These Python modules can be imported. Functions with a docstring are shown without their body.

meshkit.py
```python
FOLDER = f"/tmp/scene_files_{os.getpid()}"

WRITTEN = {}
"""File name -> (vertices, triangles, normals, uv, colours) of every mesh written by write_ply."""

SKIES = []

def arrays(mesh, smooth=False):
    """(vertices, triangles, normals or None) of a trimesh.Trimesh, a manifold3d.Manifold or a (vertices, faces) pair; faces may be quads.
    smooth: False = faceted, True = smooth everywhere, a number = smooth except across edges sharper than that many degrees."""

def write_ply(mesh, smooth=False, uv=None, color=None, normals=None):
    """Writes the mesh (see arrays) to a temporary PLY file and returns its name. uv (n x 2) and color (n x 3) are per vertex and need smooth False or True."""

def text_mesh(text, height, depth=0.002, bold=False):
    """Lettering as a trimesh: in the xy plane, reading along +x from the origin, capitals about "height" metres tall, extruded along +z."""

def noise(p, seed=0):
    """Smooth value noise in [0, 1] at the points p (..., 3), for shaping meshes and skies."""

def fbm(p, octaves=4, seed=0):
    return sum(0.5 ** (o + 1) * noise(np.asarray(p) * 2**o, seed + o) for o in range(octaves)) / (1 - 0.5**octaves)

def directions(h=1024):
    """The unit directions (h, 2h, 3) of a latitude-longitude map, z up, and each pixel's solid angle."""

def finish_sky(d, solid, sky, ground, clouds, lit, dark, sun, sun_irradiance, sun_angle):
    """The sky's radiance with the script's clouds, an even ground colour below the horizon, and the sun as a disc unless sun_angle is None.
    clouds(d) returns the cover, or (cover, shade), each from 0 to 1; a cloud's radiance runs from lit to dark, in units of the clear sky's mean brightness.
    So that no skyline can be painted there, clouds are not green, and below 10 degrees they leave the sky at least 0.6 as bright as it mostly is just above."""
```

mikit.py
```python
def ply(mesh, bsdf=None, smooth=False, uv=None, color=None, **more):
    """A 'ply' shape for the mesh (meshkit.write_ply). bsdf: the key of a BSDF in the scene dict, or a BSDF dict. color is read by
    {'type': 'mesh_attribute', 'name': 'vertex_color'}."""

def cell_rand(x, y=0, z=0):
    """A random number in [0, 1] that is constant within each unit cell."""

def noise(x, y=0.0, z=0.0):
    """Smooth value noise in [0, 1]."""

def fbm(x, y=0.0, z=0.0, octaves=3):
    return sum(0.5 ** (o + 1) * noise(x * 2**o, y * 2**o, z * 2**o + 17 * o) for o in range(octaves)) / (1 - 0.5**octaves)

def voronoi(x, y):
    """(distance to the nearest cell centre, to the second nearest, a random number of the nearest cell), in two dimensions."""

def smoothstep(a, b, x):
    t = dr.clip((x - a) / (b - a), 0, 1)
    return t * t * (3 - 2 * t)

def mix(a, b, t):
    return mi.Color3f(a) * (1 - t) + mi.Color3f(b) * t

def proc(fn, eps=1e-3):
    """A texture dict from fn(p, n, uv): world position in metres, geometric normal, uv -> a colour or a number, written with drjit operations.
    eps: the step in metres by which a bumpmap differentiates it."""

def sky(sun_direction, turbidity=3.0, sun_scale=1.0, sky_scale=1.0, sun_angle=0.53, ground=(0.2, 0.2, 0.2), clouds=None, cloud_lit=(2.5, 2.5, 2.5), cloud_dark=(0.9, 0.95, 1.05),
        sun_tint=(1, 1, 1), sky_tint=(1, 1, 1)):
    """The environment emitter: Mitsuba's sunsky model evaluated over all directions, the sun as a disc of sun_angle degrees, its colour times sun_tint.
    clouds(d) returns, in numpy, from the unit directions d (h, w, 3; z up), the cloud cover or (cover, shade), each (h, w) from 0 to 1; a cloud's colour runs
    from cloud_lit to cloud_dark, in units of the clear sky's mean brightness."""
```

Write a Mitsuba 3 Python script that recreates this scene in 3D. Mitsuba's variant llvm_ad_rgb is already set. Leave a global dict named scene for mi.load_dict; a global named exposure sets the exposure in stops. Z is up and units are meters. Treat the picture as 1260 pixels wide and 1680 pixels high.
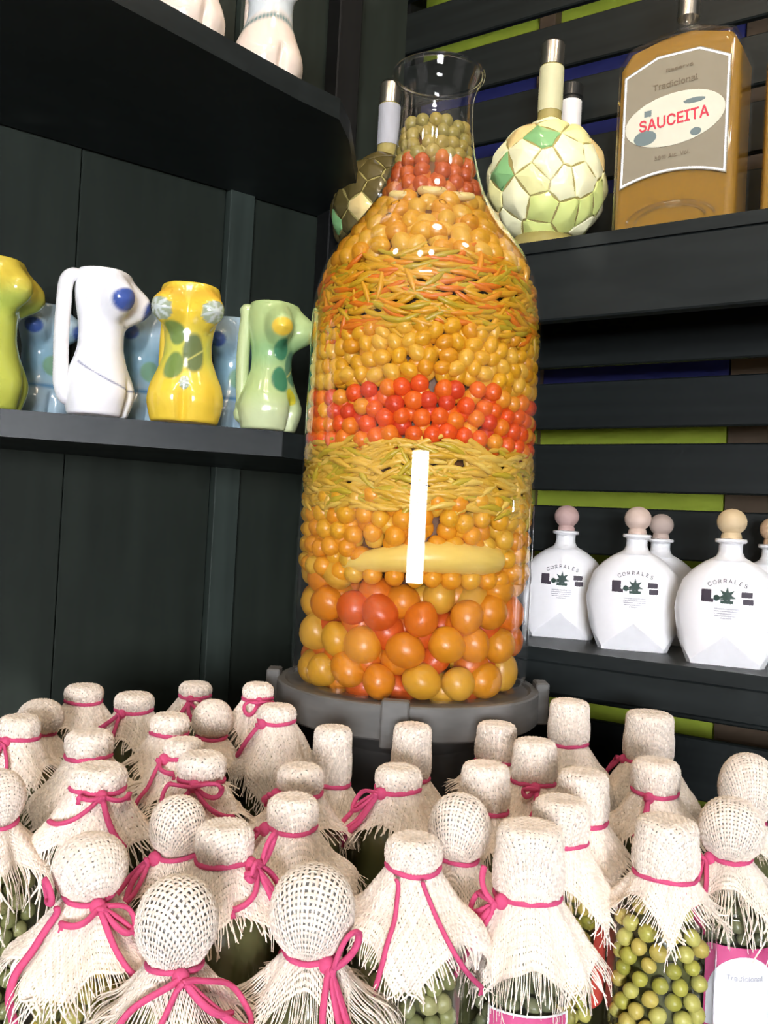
import math, random
import numpy as np, trimesh
import mitsuba as mi, drjit as dr
import manifold3d as m3
import shapely
from shapely.geometry import Polygon, Point, box as sbox
import mikit, meshkit
from mikit import proc, noise, fbm, smoothstep, mix

T = mi.ScalarTransform4f
rng = np.random.default_rng(7)
random.seed(7)
scene, labels = {}, {}
exposure = -0.05
H = 1.25                      # height of the lens above the floor; heights below are given relative to it

# ------------------------------------------------------------------ camera
ROLL = math.radians(3.0)
scene['camera'] = {'type': 'perspective', 'fov': math.degrees(2 * math.atan(630 / 1450)), 'fov_axis': 'x', 'near_clip': 0.02,
                   'to_world': T().look_at(origin=[0, 0, H], target=[0, 1, H + 20 / 1450], up=[-math.sin(ROLL), 0, math.cos(ROLL)])}

# ------------------------------------------------------------------ materials
def rgb(*c): return {'type': 'rgb', 'value': list(c)}
def mat(key, color, rough=0.5, **k):
    if isinstance(color, dict): k = {'specular': .25, **k}
    d = {'type': 'principled', 'base_color': color if isinstance(color, dict) else rgb(*color), 'roughness': rough, **k}
    scene[key] = d if 'spec_trans' in k else {'type': 'twosided', 'bsdf': d}
    return key
def wood_fn(a, b, sx, sy, sz, wear):
    def f(p, n, uv):
        g = fbm(p.x * sx, p.y * sy, p.z * sz, 4)
        w = smoothstep(0.62, 0.8, fbm(p.x * 9 + 3, p.y * 9, p.z * 5, 3))
        return mix(mix(a, b, g), wear, w * 0.55)
    return proc(f)
mat('m_slat', wood_fn((.005, .0065, .006), (.013, .017, .016), 4, 4, 90, (.03, .038, .035)), .5)
mat('m_plank', wood_fn((.009, .0125, .009), (.021, .028, .021), 45, 45, 4, (.04, .05, .04)), .55)
mat('m_batten', wood_fn((.02, .028, .023), (.042, .056, .047), 70, 70, 4, (.075, .095, .083)), .55)
mat('m_shelf', wood_fn((.008, .0105, .0105), (.018, .0225, .0225), 14, 14, 60, (.036, .042, .04)), .42)
mat('m_post', wood_fn((.003, .003, .003), (.007, .0075, .007), 60, 60, 3, (.01, .011, .01)), .6)
mat('m_stand', wood_fn((.08, .08, .075), (.165, .16, .15), 25, 25, 70, (.27, .26, .25)), .5)
mat('m_counter', wood_fn((.03, .025, .02), (.07, .055, .045), 10, 60, 10, (.10, .08, .07)), .5)
mat('m_lime', (.44, .56, .05), .7)
mat('m_blue', (.022, .028, .17), .7)
mat('m_brown', (.11, .075, .045), .7)
mat('m_plaster', (.30, .29, .27), .9)
mat('m_dark', (.03, .03, .03), .8)
mat('m_burlap', {'type': 'mesh_attribute', 'name': 'vertex_color'}, .95)
mat('m_ribbon', (.56, .065, .17), .8)
mat('m_lid', (.26, .25, .23), .6)
mat('m_metal_cap', (.75, .72, .66), .25, metallic=1.0)
mat('m_porcelain', (.86, .86, .87), .12, clearcoat=.8)
mat('m_ink', (.045, .035, .05), .6)
mat('m_ink_green', (.02, .05, .04), .6)
mat('m_ink_grey', (.42, .43, .47), .6)
mat('m_paper_white', (.86, .87, .88), .6)
mat('m_paper_tan', (.27, .235, .165), .6)
mat('m_paper_cream', (.66, .65, .52), .55)
mat('m_red_print', (.62, .05, .08), .6)
mat('m_teal_print', (.16, .21, .21), .6)
mat('m_script_print', (.17, .13, .08), .6)
mat('m_pink_print', (.58, .08, .22), .6)
mat('m_red_paper', (.55, .07, .05), .5)
mat('m_brine', (.09, .095, .035), .3)
mat('m_amber_brine', (.12, .04, .004), .5)
mat('m_amber_liquid', (.80, .42, .05), .07, spec_trans=.62)
mat('m_dark_bottle', (.012, .013, .012), .08, clearcoat=1.0)
mat('m_cord', (.36, .30, .10), .4)
mat('m_neck_label', (.62, .60, .36), .5)
mat('m_white_band', (.85, .82, .78), .4)
scene['m_glass'] = {'type': 'thindielectric', 'int_ior': 1.5}
scene['m_solid_glass'] = {'type': 'dielectric', 'int_ior': 1.5}
scene['m_ceramic'] = {'type': 'twosided', 'bsdf': {'type': 'principled', 'base_color': {'type': 'mesh_attribute', 'name': 'vertex_color'}, 'roughness': .14, 'clearcoat': .9, 'clearcoat_gloss': .95}}
for i, c in enumerate([(.80, .50, .07), (.72, .60, .13), (.83, .62, .22), (.88, .72, .28)]): mat(f'm_glow_{i}', c, .3)

# ------------------------------------------------------------------ lamps: the daylit doorway behind the camera, bare bulbs and a tube light on the ceiling
def emit(key, mesh, L): scene[key] = mikit.ply(mesh, None, emitter={'type': 'area', 'radiance': rgb(*L)}); scene[key]['bsdf'] = {'type': 'diffuse', 'reflectance': rgb(.3, .3, .3)}
WINDOW_L = (66, 68, 73)
BULB_L = (44, 35, 25)
PANEL_L = (60, 53, 45)
BULBS = [(.09, .70), (-.16, .10), (.03, .10), (.50, .48), (-.55, .30)]
BULB_Z = H + 1.13

# ------------------------------------------------------------------ helpers
used = {}
def key_of(name):
    n = used.get(name, 0); used[name] = n + 1
    return name if n == 0 else f'{name}_{n:03d}'
def add(name, mesh, bsdf, smooth=False, parent=None, to_world=None, color=None):
    key = key_of(name if parent is None else f'{parent}__{name}')
    d = mesh if isinstance(mesh, dict) else mikit.ply(mesh, bsdf, smooth=smooth, color=color)
    d = dict(d)
    if to_world is not None: d['to_world'] = to_world
    scene[key] = d
    return key
def tag(key, label=None, cat=None, group=None, kind=None):
    d = labels.setdefault(key, {})
    for a, b in (('label', label), ('category', cat), ('group', group), ('kind', kind)):
        if b: d[a] = b
    return key
def thing(name, label, cat, group=None): return tag(key_of(name), label, cat, group)
def struct(name, mesh, bsdf, parent=None, smooth=False):
    k = add(name, mesh, bsdf, smooth, parent)
    if parent is None: tag(k, kind='structure')
    return k
def bx(lo, hi):
    m = trimesh.creation.box(extents=np.subtract(hi, lo)); m.apply_translation(np.add(lo, hi) / 2); return m
def bevel_box(lo, hi, b=.002):
    lo, hi = np.array(lo, float), np.array(hi, float); pts = []
    for k in range(3):
        l2, h2 = lo + b, hi - b; l2[k], h2[k] = lo[k], hi[k]
        pts += [[(l2, h2)[i][0], (l2, h2)[j][1], (l2, h2)[q][2]] for i in (0, 1) for j in (0, 1) for q in (0, 1)]
    return trimesh.convex.convex_hull(np.array(pts))
def plan(o, u, n, z=0.0):
    """4x4: local x along u, local y along n (plan vectors), z up, origin o (z relative to the lens)"""
    M = np.eye(4); M[:2, 0], M[:2, 1], M[:3, 3] = u, n, (o[0], o[1], z + H); return M
def moved(m, M): m = m.copy(); m.apply_transform(M); return m
def at(x, y, z, rz=0): return plan((x, y), (math.cos(rz), math.sin(rz)), (-math.sin(rz), math.cos(rz)), z)
def lathe(prof, n=48, ax=1.0, ay=1.0):
    prof = np.array(prof, float); th = np.arange(n) / n * 2 * np.pi; m = len(prof)
    v = np.stack([np.outer(prof[:, 0], np.cos(th)) * ax, np.outer(prof[:, 0], np.sin(th)) * ay, np.repeat(prof[:, 1:2], n, 1)], -1).reshape(-1, 3)
    i, j = np.meshgrid(np.arange(m - 1), np.arange(n), indexing='ij'); j2 = (j + 1) % n
    a, b, c, d = i * n + j, i * n + j2, (i + 1) * n + j2, (i + 1) * n + j
    f = np.concatenate([np.stack([a, b, c], -1).reshape(-1, 3), np.stack([a, c, d], -1).reshape(-1, 3)])
    if prof[-1, 1] < prof[0, 1]: f = f[:, ::-1]
    return trimesh.Trimesh(v, f, process=False)
def spline(P, n):
    P = np.array(P, float); m = len(P); Q = np.vstack([2 * P[0] - P[1], P, 2 * P[-1] - P[-2]]); out = []
    for t in np.linspace(0, m - 1, n):
        i = min(int(t), m - 2); u = t - i; a, b, c, d = Q[i:i + 4]
        out.append(.5 * (2 * b + (c - a) * u + (2 * a - 5 * b + 4 * c - d) * u * u + (3 * b - a - 3 * c + d) * u ** 3))
    return np.array(out)
def tube(P, r, n=8, flat=1.0, closed=False):
    P = np.array(P, float); r = np.broadcast_to(np.asarray(r, float), len(P))
    t = (np.roll(P, -1, 0) - np.roll(P, 1, 0)) if closed else np.gradient(P, axis=0)
    t /= np.linalg.norm(t, axis=1, keepdims=True) + 1e-12
    a = np.cross(t[0], [0, 0, 1] if abs(t[0][2]) < .9 else [1, 0, 0]); A = []
    for k in t:
        a = a - k * (a @ k); a /= np.linalg.norm(a) + 1e-12; A.append(a)
    A = np.array(A); B = np.cross(t, A); th = np.arange(n) / n * 2 * np.pi
    v = P[:, None] + r[:, None, None] * (np.cos(th)[None, :, None] * A[:, None] + flat * np.sin(th)[None, :, None] * B[:, None])
    m = len(P); v = v.reshape(-1, 3); rows = np.arange(m if closed else m - 1)
    i, j = np.meshgrid(rows, np.arange(n), indexing='ij'); j2 = (j + 1) % n; i2 = (i + 1) % m
    f = np.concatenate([np.stack([i * n + j, i * n + j2, i2 * n + j2], -1).reshape(-1, 3), np.stack([i * n + j, i2 * n + j2, i2 * n + j], -1).reshape(-1, 3)])
    if not closed:
        v = np.vstack([v, P[0], P[-1]]); k = len(v); q = np.arange(n); q2 = (q + 1) % n
        f = np.vstack([f, np.stack([q2, q, q * 0 + k - 2], 1), np.stack([(m - 1) * n + q, (m - 1) * n + q2, q * 0 + k - 1], 1)])
    return trimesh.Trimesh(v, f, process=False)
def join(*m): return trimesh.util.concatenate(list(m))
def extrude(poly, d): return join(*[trimesh.creation.extrude_polygon(g, d, engine='earcut') for g in getattr(poly, 'geoms', [poly])])
def ellipsoid(rx, ry, rz, sub=2):
    m = trimesh.creation.icosphere(sub); m.apply_scale([rx, ry, rz]); return m
def mtx(o, x, y, z):
    M = np.eye(4); M[:3, 0], M[:3, 1], M[:3, 2], M[:3, 3] = x, y, z, o; return M

# ------------------------------------------------------------------ the room
s3, c3 = .552, .834
UR, NR = np.array([c3, -s3]), np.array([s3, c3])                    # right wall: along, into the wall
ER = np.array([.181, 1.047])                                        # a point of the front edge of its shelves
UL, NL = np.array([.807, .591]), np.array([-.591, .807])            # left wall
WR = ER + NR * .22                                                  # slat face
CORNER = np.array([-.004, 1.433]); WL0 = np.array([-.332, 1.193])
zf, zc = -H, 1.30
struct('floor', bx((-2.4, -3.2, -.05), (2.8, 2.6, 0)), 'm_dark')
struct('ceiling', bx((-2.4, -3.2, H + zc), (2.8, 2.6, H + zc + .05)), 'm_plaster')
struct('wall_side_left', bx((-2.0, -3.2, 0), (-1.9, .1, H + zc)), 'm_plaster')
struct('wall_side_right', bx((2.3, -3.2, 0), (2.4, 2.6, H + zc)), 'm_plaster')
# wall behind the camera with the bright doorway window
WX0, WX1, WZ0, WZ1, WY = -.48, .46, -.24, .44, -2.3
for a, lo, hi in (('wall_rear', (-1.9, WY - .1, 0), (WX0, WY, H + zc)), ('wall_rear', (WX1, WY - .1, 0), (2.3, WY, H + zc)), ('wall_rear', (WX0, WY - .1, 0), (WX1, WY, H + WZ0)), ('wall_rear', (WX0, WY - .1, H + WZ1), (WX1, WY, H + zc))):
    struct(a, bx(lo, hi), 'm_plaster')
emit('window_1', trimesh.Trimesh([[WX0, WY - .05, H + WZ0], [WX1, WY - .05, H + WZ0], [WX1, WY - .05, H + WZ1], [WX0, WY - .05, H + WZ1]], [[0, 2, 1], [0, 3, 2]]), WINDOW_L)
tag('window_1', kind='structure')
fr = join(*[bx(a, b) for a, b in (((WX0, WY - .03, H + WZ0), (WX0 + .03, WY, H + WZ1)), ((WX1 - .03, WY - .03, H + WZ0), (WX1, WY, H + WZ1)), ((WX0 + .03, WY - .03, H + WZ0), (WX1 - .03, WY, H + WZ0 + .03)), ((WX0 + .03, WY - .03, H + WZ1 - .03), (WX1 - .03, WY, H + WZ1)))])
struct('window_frame', fr, 'm_dark', 'window_1')
used['window_1'] = 1
# ceiling lights
for x, y in BULBS:
    k = thing('ceiling_bulb', 'bare round bulb hanging from the ceiling above the counter', 'lamp', 'bare bulbs over the counter')
    s = trimesh.creation.icosphere(3, radius=.05); s.apply_translation([x, y, BULB_Z])
    emit(k + '__bulb', s, BULB_L)
    add('socket', moved(lathe([(0, .049), (.014, .049), (.016, .07), (.010, .085), (.003, .09), (.003, zc + H - BULB_Z), (0, zc + H - BULB_Z)], 16), mtx((x, y, BULB_Z), (1, 0, 0), (0, 1, 0), (0, 0, 1))), 'm_dark', True, k)
k = thing('ceiling_light', 'flat rectangular ceiling light behind the bulbs', 'lamp')
px_, py_ = -.10, -.42
emit(k + '__diffuser', trimesh.Trimesh([[px_ - .15, py_ - .05, BULB_Z], [px_ + .15, py_ - .05, BULB_Z], [px_ + .15, py_ + .05, BULB_Z], [px_ - .15, py_ + .05, BULB_Z]], [[0, 2, 1], [0, 3, 2]]), PANEL_L)
add('housing', bx((px_ - .16, py_ - .06, BULB_Z + .003), (px_ + .16, py_ + .06, H + zc)), 'm_plaster', False, k)

# left plank wall, each plank its own part
lw = struct('wall_left', moved(bx((-2.2, .018, zf), (.41, .06, zc)), plan(WL0, UL, NL)), 'm_dark')
edges = [-2.2, -1.95, -1.7, -1.46, -1.21, -.97, -.72, -.47, -.30, -.10, .105, .145, .27, .408]
for i in range(len(edges) - 1):
    a, b = edges[i], edges[i + 1]
    bat = abs(a - .105) < 1e-6
    dz = .0015 * math.sin(i * 2.3)
    m = bevel_box((a + .0007, -.012 if bat else dz, zf), (b - .0007, .017, zc), .0012)
    add('batten' if bat else 'plank', moved(m, plan(WL0, UL, NL)), 'm_batten' if bat else 'm_plank', False, lw)
# right slat wall with open gaps
gaps = [-.4355, -.347, -.245, -.1265, -.038, .0505, .139, .2275, .316, .4045, .493, .5815, .67, .7585, .847, .9355, 1.024]
rw = struct('wall_right', moved(join(*[bx((x, .012, zf), (x + .05, .06, zc)) for x in (-.42, .78, 1.6)]), plan(WR, UR, NR)), 'm_post')
for i in range(len(gaps) - 1):
    m = bevel_box((-.42, 0, gaps[i] + .011), (2.1, .0118, gaps[i + 1] - .011), .002)
    m.apply_transform(trimesh.transformations.rotation_matrix(.0016 * math.sin(i * 1.9), [0, 1, 0]))
    add('slat', moved(m, plan(WR, UR, NR)), 'm_slat', False, rw)
struct('wall_right_base', moved(bx((-.42, 0, zf), (2.1, .03, gaps[0] - .009)), plan(WR, UR, NR)), 'm_slat')
struct('wall_right_head', moved(bx((-.42, 0, gaps[-1] + .009), (2.1, .03, zc)), plan(WR, UR, NR)), 'm_slat')
# the passage behind the slats: lime green wall with a blue band, brown further right
BW = ER + NR * .47
struct('wall_beyond', moved(bx((-1.2, .02, zf), (2.6, .06, zc)), plan(BW, UR, NR)), 'm_dark')
for nm, a, b, z0, z1, mm in (('green_panel', -1.0, .105, zf + .3, .215, 'm_lime'), ('blue_panel', -1.0, .105, .218, .90, 'm_blue'), ('green_panel', -1.0, .105, .903, zc - .02, 'm_lime'), ('brown_panel', .108, 2.4, zf + .3, zc - .02, 'm_brown')):
    add(nm, moved(bx((a, 0, z0), (b, .0195, z1)), plan(BW, UR, NR)), mm, False, 'wall_beyond')
add('dark_stud', moved(bevel_box((-.235, -.03, zf), (-.205, -.001, zc - .02)), plan(BW, UR, NR)), 'm_brown', False, 'wall_beyond')
k = thing('passage_bulb', 'bulb lighting the passage behind the slatted wall', 'lamp')
p = BW - NR * .09 + UR * .62
s = trimesh.creation.icosphere(2, radius=.02); s.apply_translation([p[0], p[1], H + .05]); emit(k + '__bulb', s, (110, 99, 76))
add('cord', bx((p[0] - .003, p[1] - .003, H + .072), (p[0] + .003, p[1] + .003, H + zc)), 'm_dark', False, k)
# corner post between the two shelf units
k = thing('corner_post', 'dark square wooden post in the corner behind the big glass jar', 'post')
add('shaft', moved(bevel_box((-.020, -.019, zf), (.020, .019, zc)), at(-.098, 1.332, 0, .6)), 'm_post', False, k)

# shelves
def poly_board(pts, z0, z1, name, bsdf, parent):
    p = Polygon(pts).buffer(-.003).buffer(.003)
    m = extrude(p, z1 - z0); m.apply_translation([0, 0, H + z0]); return add(name, m, bsdf, 25, parent)
P = lambda a: tuple(np.asarray(a, float))
def rw_pt(t, n): return P(ER + UR * t + NR * n)
def lw_pt(s, n): return P(WL0 + UL * (s) - NL * n)
k = thing('wall_shelf', 'dark wooden shelf carrying the amber and gold bottles on the right slatted wall', 'shelf')
poly_board([rw_pt(-.33, 0), rw_pt(1.6, 0), rw_pt(1.6, .216), rw_pt(-.33, .216)], .335, .349, 'board', 'm_shelf', k)
add('apron', moved(bevel_box((-.325, .001, .252), (1.6, .02, .3345)), plan(ER, UR, NR)), 'm_shelf', False, k)
k = thing('wall_shelf', 'dark wooden shelf carrying the white ceramic bottles beside the big jar', 'shelf')
poly_board([rw_pt(-.02, 0), rw_pt(1.6, 0), rw_pt(1.6, .216), rw_pt(-.33, .216), rw_pt(-.2, .1)], -.15, -.135, 'board', 'm_shelf', k)
add('apron', moved(bevel_box((-.015, .001, -.187), (1.6, .02, -.1505)), plan(ER, UR, NR)), 'm_shelf', False, k)
k = thing('wall_shelf', 'dark wooden shelf carrying the row of torso shaped mugs', 'shelf')
poly_board([(-.75, .776), (-.39, .887), (-.115, .970), (-.09, 1.01), (-.085, 1.07), lw_pt(.34, .006), lw_pt(-.8, .006)], .068, .096, 'board', 'm_shelf', k)
k = thing('wall_shelf', 'dark wooden top shelf at upper left with cream mugs on its edge', 'shelf')
poly_board([(-.66, .36), (-.35, .708), (-.2335, .838), (-.118, .968), (-.075, 1.01), (-.066, 1.065), lw_pt(.34, .006), lw_pt(-1.0, .006)], .462, .486, 'board', 'm_shelf', k)

# counter
COUNTER = -.345
k = thing('counter', 'dark wooden counter top under the crowd of burlap covered jars', 'counter')
poly_board([(-1.2, .28), (1.2, .28), (1.2, .50), rw_pt(.3, -.03), rw_pt(-.15, .15), lw_pt(.2, .05), lw_pt(-.9, .05)], COUNTER - .04, COUNTER, 'top', 'm_counter', k)
add('cabinet', bx((-.62, .42, 0), (.62, .78, H + COUNTER - .0405)), 'm_plank', False, k)

# ------------------------------------------------------------------ the big jar and its stand
JX, JY = .034, .93
JP = [(.112, -.163), (.119, -.158), (.1225, -.146), (.1232, -.10), (.1225, 0), (.1215, .08), (.121, .16), (.1208, .20), (.1198, .222), (.1165, .243), (.109, .267), (.0975, .288), (.083, .307), (.0695, .325), (.058, .344), (.0505, .362), (.0455, .380), (.0418, .398), (.0395, .417), (.0385, .436), (.0387, .448), (.0405, .458), (.0437, .466), (.0470, .4755)]
JPs = spline(JP, 110)
def jar_r(z): return np.interp(z, [q[1] for q in JP], [q[0] for q in JP])
k = thing('glass_jar', 'big clear glass jar layered with yellow and red fruit standing on a round grey stand', 'jar')
MJ = plan((JX, JY), (1, 0), (0, 1), 0)
add('body', moved(lathe(np.vstack([[(0.0001, -.163)], JPs]), 96), MJ), 'm_glass', True, k)
a = np.linspace(0, 2 * np.pi, 97)[:-1]
add('rim', moved(tube(np.stack([.0470 * np.cos(a), .0470 * np.sin(a), a * 0 + .4765], 1), .0022, 10, closed=True), MJ), 'm_solid_glass', True, k)
core = [(0.0001, -.157)] + [(jar_r(z) - (.046 if z < -.035 else .024), z) for z in np.linspace(-.157, .16, 24)] + [(jar_r(z) - .017, z) for z in np.linspace(.18, .33, 20)] + [(jar_r(z) - .014, z) for z in np.linspace(.34, .405, 12)] + [(.0001, .407)]
tag(add('amber_brine', moved(lathe(core, 64), MJ), 'm_amber_brine', True), 'dark amber brine between the fruits in the big glass jar', 'brine', kind='stuff')

def fruit_mats(pre, cols, rough=.35, tint=(.90, .83, .55)):
    for i, c in enumerate(cols): mat(f'{pre}_{i}', tuple(np.multiply(c, tint).tolist()), rough)
    return [f'{pre}_{i}' for i in range(len(cols))]
# band: (name, z0, z1, spacing across, spacing up, radii, colours, kind)
def lump(rx, ry, rz, seed, sub=2, amp=.07):
    m = ellipsoid(1, 1, 1, sub); v = np.array(m.vertices); v = v * (1 + amp * (meshkit.noise(v * 1.3 + seed * 7, seed)[:, None] - .5) * 2); v *= [rx, ry, rz]
    return trimesh.Trimesh(v, m.faces, process=False)
def pod(L, r, bend, seed, n=7):
    t = np.linspace(-1, 1, 9); rr = np.random.default_rng(seed)
    Pp = np.stack([t * L / 2, bend * L * (1 - t * t) * .5, .04 * L * np.sin(t * 2 + seed)], 1)
    return tube(Pp, r * (1 - .75 * np.abs(t) ** 3.2) * (1 + .1 * rr.standard_normal(9)), n)
def on_jar(th, z, inset): r = float(jar_r(z)) - inset; return [JX + r * math.sin(th), JY - r * math.cos(th), H + z]
ths = np.radians(np.linspace(-44, 52, 31)); tt = np.linspace(0, 1, 31)
prad = np.interp(tt, [0, .04, .15, .35, .6, .82, .93, .98, 1], [.001, .0045, .0095, .0135, .0155, .0150, .0125, .007, .001])
pz = np.array([-.042 + .017 * math.sin(min(1, u * 1.5) * 1.57) - .005 * u for u in tt])
pp = [on_jar(t, z, .0172) for t, z in zip(ths, pz)]
ARC = math.radians(106)
def band(name, z0, z1, dx, dz, meshes, mats, label, cat, group, inset, jit=.22, orient='free', layers=2, slope=0.0, zw=None, back=0.0):
    plys = [[mikit.ply(m, b, smooth=True) for b in mats] for m in meshes]
    zs = np.arange(z0 + dz / 2, z1 - dz * .3, dz)
    bulk = []
    for lay in range(layers):
        deep = lay * (back or dz * .45)
        for q, z in enumerate(zs + (0 if lay == 0 else -dz * .5)):
            R = float(jar_r(z)) - inset - deep
            n = max(3, int(2 * ARC * R / dx))
            for i in range(n):
                th = -ARC + (i + (.5 if (q + lay) % 2 else 0) + .25 + jit * rng.uniform(-1, 1)) * 2 * ARC / n
                zz = max(z0 + .002, z + jit * dz * rng.uniform(-1, 1) + slope * R * math.sin(th))
                if zw: zz += zw * math.sin(th * 3.1 + 1.0)
                r2 = min(R, float(jar_r(zz)) - inset - deep)
                o = np.array([JX + r2 * math.sin(th), JY - r2 * math.cos(th), H + zz])
                sl = float(jar_r(zz + .004) - jar_r(zz - .004)) / .008
                rad = np.array([math.sin(th), -math.cos(th), -sl]); rad /= np.linalg.norm(rad)
                tan = np.array([math.cos(th), math.sin(th), 0]); up = np.cross(tan, -rad); up /= np.linalg.norm(up)
                g = rng.normal(0, .32) if orient == 'stick' else rng.uniform(0, np.pi)
                if orient == 'stick' and rng.random() < .13: g = rng.uniform(0, np.pi)
                X = tan * math.cos(g) + up * math.sin(g); Y = np.cross(-rad, X)
                sc = rng.uniform(.92, 1.07)
                M = mtx(o, X * sc, -rad * sc if orient == 'stick' else Y * sc, (np.cross(X, -rad) if orient == 'stick' else rad) * sc)
                w = rng.integers(len(meshes)); b = rng.integers(len(mats))
                pr = np.interp(th, ths, prad, 0, 0)
                if pr and lay == 0 and abs(zz - np.interp(th, ths, pz)) < pr + (.0095 if name == 'plum' else .0055): continue
                if lay and orient == 'stick': bulk.append(moved(meshes[w], M)); continue
                tag(add(name, plys[w][b], None, to_world=T(M)), label, cat, group)
    if bulk: tag(add(name + '_bulk', join(*bulk), mats[0], True), 'more thin chili pods behind the ones against the glass of the big jar, ' + ('shoulder layer' if z0 > .1 else 'pale layer'), cat, kind='stuff')
big = fruit_mats('m_plum', [(.64, .22, .012), (.66, .28, .018), (.64, .16, .010), (.62, .33, .03), (.64, .36, .05), (.58, .095, .012), (.66, .25, .015)])
band('plum', -.160, -.045, .0350, .0302, [lump(.0185, .0165, .0165, i) for i in range(4)] + [lump(.020, .0145, .0155, 9), lump(.017, .0172, .016, 12)], big, 'large orange or yellow plum in the lowest layer of the big glass jar', 'fruit', 'large plums at the bottom of the big jar', .0222, .16, layers=3, back=.014)
yel = fruit_mats('m_nance', [(.70, .37, .025), (.72, .32, .02), (.66, .40, .05), (.68, .28, .014)])
band('yellow_berry', -.050, .030, .0188, .0165, [lump(.0098, .0096, .0095, i) for i in range(3)], yel, 'round yellow berry in the layer around the long pale pepper in the big jar', 'fruit', 'yellow berries above the plums', .0115, .18)
pale = fruit_mats('m_palestick', [(.68, .46, .09), (.64, .42, .07), (.70, .52, .14), (.60, .38, .04), (.50, .40, .04)], .4)
band('pale_chili', .014, .082, .022, .0046, [pod(.034, .0031, .12, 1), pod(.030, .0029, -.1, 2), pod(.037, .0032, .06, 3)], pale, 'thin pale chili pod in the layer under the red berries of the big jar', 'chili', 'pale chili pods below the red berries', .0055, .3, 'stick', slope=-.02, zw=.003)
red = fruit_mats('m_redberry', [(.72, .085, .010), (.74, .14, .012), (.72, .19, .014), (.60, .05, .015), (.70, .11, .01), (.72, .29, .03)])
band('red_berry', .076, .138, .0166, .0145, [lump(.0088, .0086, .0086, i, amp=.05) for i in range(3)], red, 'round red or orange berry in the red band around the middle of the big jar', 'fruit', 'red berries in the middle band', .0105, .18, slope=.01, zw=.004)
oval = fruit_mats('m_oval', [(.68, .37, .02), (.64, .34, .016), (.70, .42, .06), (.64, .29, .012)])
band('yellow_oval_fruit', .138, .190, .0148, .0130, [lump(.0092, .0074, .0074, i) for i in range(3)], oval, 'small oval yellow fruit just above the red band of the big jar', 'fruit', 'oval yellow fruits above the red band', .0095, .25, slope=.01, zw=.003)
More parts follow.
